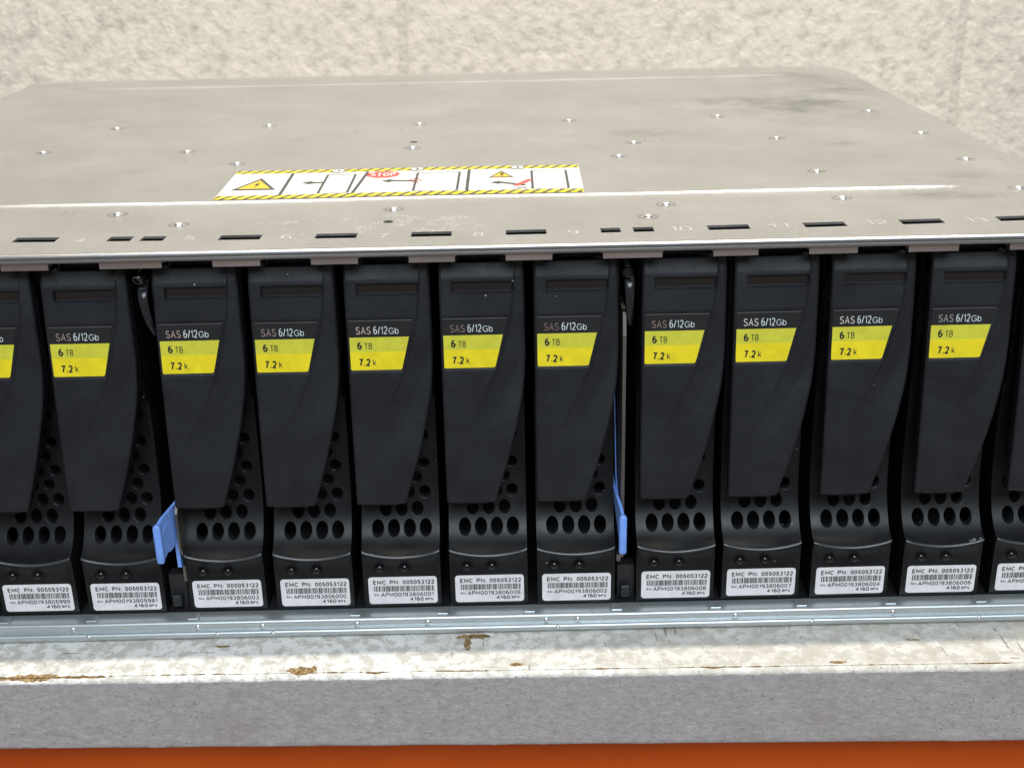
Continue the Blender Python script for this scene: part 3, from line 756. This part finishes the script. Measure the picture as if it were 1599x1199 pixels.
def build_sticker(parent, serial):
    r = 1.0; x0, x1, z0, z1 = -10.75, 11.05, -118.0, -108.3; pts = []
    for cx, cz, a0 in ((x1-r, z1-r, 0), (x0+r, z1-r, 90), (x0+r, z0+r, 180), (x1-r, z0+r, 270)):
        for k in range(6): a = math.radians(a0+18*k); pts.append((cx+r*math.cos(a), cz+r*math.sin(a)))
    st = fix_normals(MB().prism(pts, lambda a, b: (a, 3.84, b), lambda a, b: (a, 3.99, b)).build('serial_sticker', M_PAPER, parent, CORG))
    fn = lambda x, z: (x, 3.80, z)
    mb = MB()
    put_text(mb, 'EMC PN:', -9.2, -.9, -110.95, -109.45, fn, .022); put_text(mb, '005053122', .2, 10.2, -110.95, -109.45, fn, .022)
    put_text(mb, 'SN:', -9.2, -7.3, -115.1, -114.3, fn, .03)
    if serial: put_text(mb, serial, -6.9, 9.9, -115.4, -113.95, fn, .015)
    put_text(mb, '4160', 2.3, 6.6, -117.1, -115.75, fn, .02); put_text(mb, 'BPS', 7.1, 9.6, -116.95, -116.05, fn, .03)
    mb.build('lettering', M_INK, st, CORG)
    mb = MB()
    for a, b in BARS: mb.add([fn(a, -113.5), fn(b, -113.5), fn(b, -111.5), fn(a, -111.5)], [(0, 1, 2, 3)])
    mb.build('barcode', M_INK, st, CORG)
    return st
CG = 'drive carriers in the enclosure'
LBL = {
 3: ('APM00193805999', 'black drive carrier with serial sticker ending 5999, cut off at the left edge'),
 4: ('APM00193805981', 'black drive carrier with serial sticker ending 5981, left of the flared blue latch'),
 5: ('APM00193806003', 'black drive carrier with serial sticker ending 6003, right of the flared blue latch'),
 6: ('APM00193806000', 'black drive carrier with serial sticker ending 6000, second right of the flared blue latch'),
 7: ('APM00193806001', 'black drive carrier with serial sticker ending 6001, third right of the flared blue latch'),
 8: ('APM00193806005', 'black drive carrier with serial sticker ending 6005, directly below the warning label middle'),
 9: ('APM00193806002', 'black drive carrier with serial sticker ending 6002, left of the upright blue latch'),
 10: ('APM00193806008', 'black drive carrier with serial sticker ending 6008, right of the upright blue latch'),
 11: ('APM00193806007', 'black drive carrier with serial sticker ending 6007, second right of the upright blue latch'),
 12: ('APM00193806004', 'black drive carrier with serial sticker ending 6004, third right of the upright blue latch'),
 13: ('APM00193806006', 'black drive carrier with serial sticker ending 6006 and a pale chip on its crescent edge'),
 14: ('APM00193806009', 'black drive carrier mostly cut off by the right edge of the photo'),
}
def relabel(t, i):
    for k in [k for k in t.keys()]: del t[k]
    t['label'] = LBL[i][1]; t['category'] = 'drive carrier'; t['group'] = CG
proto = thing('drive_carrier', LBL[8][1], 'drive carrier', (cxs[8], 0, CZ0), CG)
h = build_handle(proto); build_body(proto)
MB().box(-8.35, 9.15, hy(-14)+1.2, hy(-14)+1.45, -15.6, -12.8).build('smoked_window', M_WINDOW, proto, CORG)
build_label(proto)
protokids = list(proto.children)
build_sticker(proto, LBL[8][0])
LBL.update({k: ('', 'black drive carrier in the left part of the row, beyond the edge of the photo') for k in (0, 1, 2)})
def copy_carrier(i):
    t = proto.copy(); col.objects.link(t); t.location = Vector((cxs[i], 0, CZ0))*S; relabel(t, i)
    for ch in protokids:
        c = ch.copy(); col.objects.link(c); c.parent = t
        for gch in ch.children:
            d = gch.copy(); col.objects.link(d); d.parent = c
    build_sticker(t, LBL[i][0])
    t.location.x += random.uniform(-.1, .1)*S; t.location.y += random.uniform(-.3, .3)*S
    t.rotation_euler = (random.uniform(-.003, .003), random.uniform(-.002, .002), random.uniform(-.006, .006))
    return t
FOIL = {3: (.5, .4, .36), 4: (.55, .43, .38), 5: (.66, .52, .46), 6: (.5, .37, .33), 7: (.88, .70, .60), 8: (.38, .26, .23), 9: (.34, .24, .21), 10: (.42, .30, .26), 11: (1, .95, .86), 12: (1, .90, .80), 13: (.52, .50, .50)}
def ink(t, i):      # foil reflections painted in as a different brightness on every label
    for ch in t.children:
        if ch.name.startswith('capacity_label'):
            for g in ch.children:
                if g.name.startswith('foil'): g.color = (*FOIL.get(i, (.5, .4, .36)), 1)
allc = {8: proto}
for i in sorted(LBL):
    if i != 8: allc[i] = copy_carrier(i)
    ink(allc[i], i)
relabel(proto, 8)
# pale scuffed chip on the crescent edge of carrier 13
mb = MB(); rr = random.Random(4)
for k in range(14):
    cx = 9.6+rr.uniform(-1.6, 2.0); cz = -100.0+rr.uniform(-.6, .7)+(cx-9.6)*.15; r = rr.uniform(.25, .6)
    mb.lathe((cx, 4.2, cz), (rr.uniform(-.3, .3), -1, rr.uniform(-.2, .4)), [(r, -.2), (r*.8, .2), (r*.3, .42)], 6)
mb.build('pale_chip', plain('scuffed_plastic', (.20, .20, .21), .8), allc[13], CORG)

# ================================================================== THE BOARD
def board_mat():
    m, nt, b = new_mat('worn_laminate'); k = NB(nt); v = k.coord(False)
    def attr(n): a = k.n('ShaderNodeAttribute', attribute_name=n); return a.outputs['Fac']
    n1 = k.noise(v, 260, 6, .7); n2 = k.noise(v, 38, 4, .6); vs = k.coord(False, (1, 3.0, 3.0)); n3 = k.noise(vs, 420, 4, .7, dist=.8)
    white = k.mix(k.ramp(n1, [(.485, g3(0)), (.545, g3(1))]), (.86, .83, .78), (.60, .57, .515))
    patch = k.math('MULTIPLY', k.ramp(n2, [(.42, g3(.0)), (.60, g3(1))]), k.ramp(n3, [(.40, g3(0)), (.58, g3(1))]))
    white = k.mix(k.math('MULTIPLY', patch, .42), white, (.44, .41, .36))
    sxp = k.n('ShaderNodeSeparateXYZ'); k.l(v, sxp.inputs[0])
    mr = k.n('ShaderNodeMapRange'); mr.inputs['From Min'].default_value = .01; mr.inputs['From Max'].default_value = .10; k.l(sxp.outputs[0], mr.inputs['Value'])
    dim_worn = k.math('MULTIPLY', mr.outputs[0], k.ramp(k.noise(v, 120, 5, .7), [(.36, g3(1)), (.60, g3(.25))]))  # beige to the right: lamp falloff painted in, together with wear
    white = k.mix(k.math('MULTIPLY', dim_worn, .8), white, (.52, .475, .40))
    # thin dark scratches
    vd = k.n('ShaderNodeMapping'); vd.inputs['Rotation'].default_value = (0, 0, .9); vd.inputs['Scale'].default_value = (1, .12, 1)
    k.l(v, vd.inputs['Vector']); sc = k.noise(vd.outputs[0], 620, 2, .5)
    sm = k.math('MULTIPLY', k.math('GREATER_THAN', sc, .69), k.math('GREATER_THAN', n2, .52))
    white = k.mix(k.math('MULTIPLY', sm, .6), white, (.13, .11, .09))
    # grey edge paper
    vf = k.coord(False, (1, 1, 1.9)); f1 = k.noise(vf, 330, 6, .75, dist=.5); f2 = k.noise(v, 1000, 3, .7); f3 = k.noise(vf, 620, 3, .6, dist=2.0)
    grey = k.ramp(f1, [(.30, (.34, .30, .29)), (.5, (.425, .378, .368)), (.70, (.54, .485, .475))])
    grey = k.mix(k.ramp(f2, [(.58, g3(0)), (.70, g3(.7))]), grey, (.17, .15, .14))
    fib = k.math('LESS_THAN', k.math('ABSOLUTE', k.math('SUBTRACT', f3, .5)), .007)
    grey = k.mix(k.math('MULTIPLY', k.math('MULTIPLY', fib, k.math('GREATER_THAN', n1, .5)), .4), grey, (.58, .56, .57))
    ms = k.n('ShaderNodeMapping'); ms.inputs['Rotation'].default_value = (0, .25, 0); ms.inputs['Scale'].default_value = (1, 1, .06); k.l(v, ms.inputs['Vector'])
    sl = k.math('MULTIPLY', k.math('GREATER_THAN', k.noise(ms.outputs[0], 260, 1, .4), .775), k.math('GREATER_THAN', k.noise(v, 40, 2), .5))
    grey = k.mix(k.math('MULTIPLY', sl, .55), grey, (.16, .13, .12))
    big = k.noise(v, 22, 2); stain = k.ramp(big, [(.60, g3(0)), (.75, g3(.3))]); grey = k.mix(stain, grey, (.30, .23, .18))
    d = attr('core'); rag = k.math('MULTIPLY', k.math('SUBTRACT', k.noise(k.coord(False, (1, .2, .7)), 330, 5, .75), .5), 3.4)
    cm = k.math('GREATER_THAN', k.math('ADD', d, rag), 0.0)
    c = k.mix(cm, white, grey)
    # exposed chipboard
    cb = k.ramp(k.noise(v, 900, 3, .7), [(.32, (.05, .028, .012)), (.5, (.27, .165, .065)), (.68, (.52, .37, .17))])
    ch = attr('chip'); ce = k.math('ADD', ch, k.math('MULTIPLY', k.math('SUBTRACT', n1, .5), 1.5))
    c = k.mix(k.ramp(ce, [(.45, g3(0)), (.55, g3(1))]), c, cb)
    k.l(c, b.inputs['Base Color'])
    k.l(k.mix(cm, g3(.42), g3(.62)), b.inputs['Roughness']); b.inputs['Specular IOR Level'].default_value = .4
    nb = k.bump(n1, .35, .25, None); nb2 = k.bump(f1, .8, .45, None, nb); k.bump(f2, .35, .12, b, nb2)
    return m
def edge_y(x): return -22.3-.0129*(x-35)
CH = [  # cx, cy(from edge, inward +), rx, ry, depth, strength
 (-28.6, 2.0, 5.2, 2.4, 1.3, 1.6), (-111, .4, 9, 1.6, .6, 1.2), (-96, .1, 12, .7, .4, 1.1), (-120, 0, 10, .7, .3, 1.0),
 (23.5, 18.6, 6.5, 1.5, .3, 1.2), (21.0, 14.5, 1.4, 4.5, .3, 1.0), (36.5, 3.0, 3.4, 1.2, .3, .85), (133.6, 2.0, 3.4, .9, .4, 1.2),
 (-56, 15.0, 4, .7, .1, .9), (-60, 11.8, 5, .45, .1, .9), (-103, 12.4, 6, .3, .1, .9), (187, 2.6, 3, .5, .1, .9), (-7, .1, 3.5, .6, .2, 1.0), (96, .1, 3, .5, .2, 1.0), (60, .1, 4, .3, .2, .9), (160, 13, 4, .7, .1, .75)]
def board():
    xs = []; x = -300.0
    while x < -140: xs.append(x); x += 8
    while x < 215: xs.append(x); x += .55
    while x <= 380: xs.append(x); x += 8
    # profile: (distance inward from the edge, drop, core value)
    pr = []; t = 26.0
    pr += [(540, 0, -5), (200, 0, -5), (60, 0, -5), (32, 0, -5), (26, 0, -5)]
    t = 25.0
    while t > .9: pr.append((t, 0, -5)); t -= .55
    pr += [(.7, 0, -5), (.45, .12, -5), (.36, .75, -5), (.14, .8, -5), (0, .16, -4), (-.2, .18, -3), (-.55, .4, -2.4), (-.9, .75, -1.6), (-1.2, 1.2, -.9), (-1.35, 1.7, -.2), (-1.4, 2.2, .8), (-1.4, 2.8, 1.8), (-1.4, 3.6, 3)]
    t = 4.6
    while t < 26: pr.append((-1.4, t, 5)); t += 1.1
    pr += [(-1.2, 26.4, 5), (-.6, 26.9, 5), (10, 27, 5), (540, 27, 5)]
    V = []; F = []; core = []; chip = []; n = len(pr)
    for x in xs:
        ey = edge_y(x); bz = .9*(.0078*(x-35))
        wob = .25*noise.noise(Vector((x*.06, 0, 0)))+.12*noise.noise(Vector((x*.4, 5, 0)))
        for (d, dr, cv) in pr:
            y = ey+d; z = -126-dr
            near = d < 30
            if near: y += wob*(1 if d < 6 else .4)
            c = 0.0; dep = 0
            if near and dr < 3:
                for (cx, cy, rx, ry, dp, st) in CH:
                    q = math.hypot((x-cx)/rx, (d-cy)/ry)
                    if q < 1.5:
                        q += .35*noise.noise(Vector((x*.7, d*.9, cx)))
                        a = max(0, 1-q**3)*st; c = max(c, a)
                        if a > .25: dep = max(dep, dp*(min(1, a*1.5))*(.75+.5*noise.noise(Vector((x*2.2, d*2.2, 9)))))
                if -.05 < d < .5: c = max(c, .44+.5*noise.noise(Vector((x*.07, 2, 0)))+.25*noise.noise(Vector((x*.5, 3, 0))))
            z -= dep
            if dr > 20: z -= bz
            if dr > 3 and dr < 26.5 and near: y += .10*noise.noise(Vector((x*.15, dr*.2, 7)))
            V.append((x, y, z)); core.append(cv); chip.append(c)
    for i in range(len(xs)-1):
        for j in range(n-1): F.append((i*n+j, i*n+j+1, (i+1)*n+j+1, (i+1)*n+j))
    return V, F, core, chip
V, F, core, chip = board()
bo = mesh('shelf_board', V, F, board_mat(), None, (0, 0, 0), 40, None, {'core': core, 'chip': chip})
bo['label'] = 'thick chipboard shelf with white laminate top, chipped grey front edge, under the enclosure'; bo['category'] = 'shelf board'
fix_normals(bo)

# ================================================================== ORANGE BEAM
def beam_mat():
    m, nt, b = new_mat('orange_paint'); k = NB(nt); v = k.coord(False)
    c = k.ramp(k.noise(v, 20, 4), [(.3, (.50, .066, .004)), (.7, (.56, .085, .006))]); k.l(c, b.inputs['Base Color'])
    k.l(k.ramp(k.noise(v, 60, 4), [(.3, g3(.32)), (.7, g3(.45))]), b.inputs['Roughness'])
    b.inputs['Specular IOR Level'].default_value = .25
    k.bump(k.noise(v, 160, 2), .15, .3, b); return m
def beam():
    prof = [(40, -153.2), (-4, -153.2), (-7, -153.9), (-8.6, -155.6), (-9, -158), (-9, -250), (-8, -254), (-5, -256), (40, -256)]
    V = []; F = []; n = len(prof)
    X = [-320+36*i for i in range(21)]
    for x in X:
        for y, z in prof: V.append((x, y-.0129*(x-35), z-.009*(x-35)+.15))
    for i in range(len(X)-1):
        for j in range(n): F.append((i*n+j, i*n+(j+1) % n, (i+1)*n+(j+1) % n, (i+1)*n+j))
    F.append(tuple(range(n))); F.append(tuple((len(X)-1)*n+j for j in range(n)))
    return fix_normals(mesh('rack_beam', V, F, beam_mat(), None, (0, 0, 0), 30))
be = beam(); be['label'] = 'orange painted steel rack beam running under the grey front edge of the shelf'; be['category'] = 'rack beam'

# ================================================================== WALL
def wall_mat(name, tint):
    m, nt, b = new_mat(name); k = NB(nt); v = k.coord()
    n1 = k.noise(v, 120, 5, .62); n2 = k.noise(v, 9, 3); n3 = k.noise(v, 260, 4, .65)
    c = k.ramp(n1, [(.28, tuple(.50*t for t in tint)), (.46, tuple(.70*t for t in tint)), (.68, tuple(.80*t for t in tint))])
    c = k.mix(k.ramp(n2, [(.35, g3(0)), (.7, g3(.25))]), c, (.74, .66, .56))
    c = k.mix(k.ramp(n3, [(.66, g3(0)), (.78, g3(.30))]), c, (.42, .37, .30))
    pit = k.math('MULTIPLY', k.ramp(k.noise(v, 34, 2), [(.70, g3(0)), (.77, g3(1))]), .6); c = k.mix(pit, c, (.33, .29, .24))
    k.l(c, b.inputs['Base Color']); b.inputs['Roughness'].default_value = .6
    p = k.bump(n1, .85, 3.0, None); k.bump(n3, .6, .9, b, p); return m
WALLM = wall_mat('painted_block', (1.14, 1.01, .845)); MORT = wall_mat('painted_mortar', (.97, .86, .725))
wall = mesh('wall', [(-1400, 574, -400), (1400, 574, -400), (1400, 574, 1300), (-1400, 574, 1300)], [(0, 1, 2, 3)], MORT)
wall['kind'] = 'structure'; wall['label'] = 'cream painted concrete block wall behind the enclosure'
def block_mesh(seed):
    nx, nz = 66, 32; w, h = 393.6, 194.0; V = []; F = []
    for j in range(nz+1):
        for i in range(nx+1):
            # crowd grid lines to the edges
            u = i/nx; t = j/nz; x = w*u; z = h*t
            e = min(x, w-x, z, h-z); y = 572.4-570 if e > 4 else 572.4-570+.6*(1-e/4.0)**2*2
            if e > 3: y += .55*noise.noise(Vector((x*.045, z*.045, seed)))+.35*noise.noise(Vector((x*.13, z*.13, seed+5)))
            V.append((x, y, z))
    n = nx+1
    for j in range(nz):
        for i in range(nx): F.append((j*n+i, j*n+i+1, (j+1)*n+i+1, (j+1)*n+i))
    k = len(V); V += [(0, 5, 0), (w, 5, 0), (w, 5, h), (0, 5, h)]
    for (a, b, c, d) in ((0, nx, k+1, k), (nx, len(V)-5, k+2, k+1), (len(V)-5, nz*n, k+3, k+2), (nz*n, 0, k, k+3)): F.append((a, b, c, d))
    return V, F
bl = []
for s in range(4):
    V, F = block_mesh(s*13.7); o = mesh('concrete_block', V, F, WALLM, wall, (0, 0, 0), 60); bl.append(o)
used = 0
for r in range(-1, 6):
    zb = -132+r*200.0; off = -35.0+(200 if r % 2 else 0)
    for c in range(-3, 4):
        x = off+c*400.0-396.8
        if x > 1000 or x+390 < -1390: continue
        if used < 4: o = bl[used]
        else: o = bl[(used*7) % 4].copy(); col.objects.link(o); o.parent = wall
        used += 1; o.location = Vector((x, 570, zb))*S
scene.render.resolution_x = 1024; scene.render.resolution_y = 767
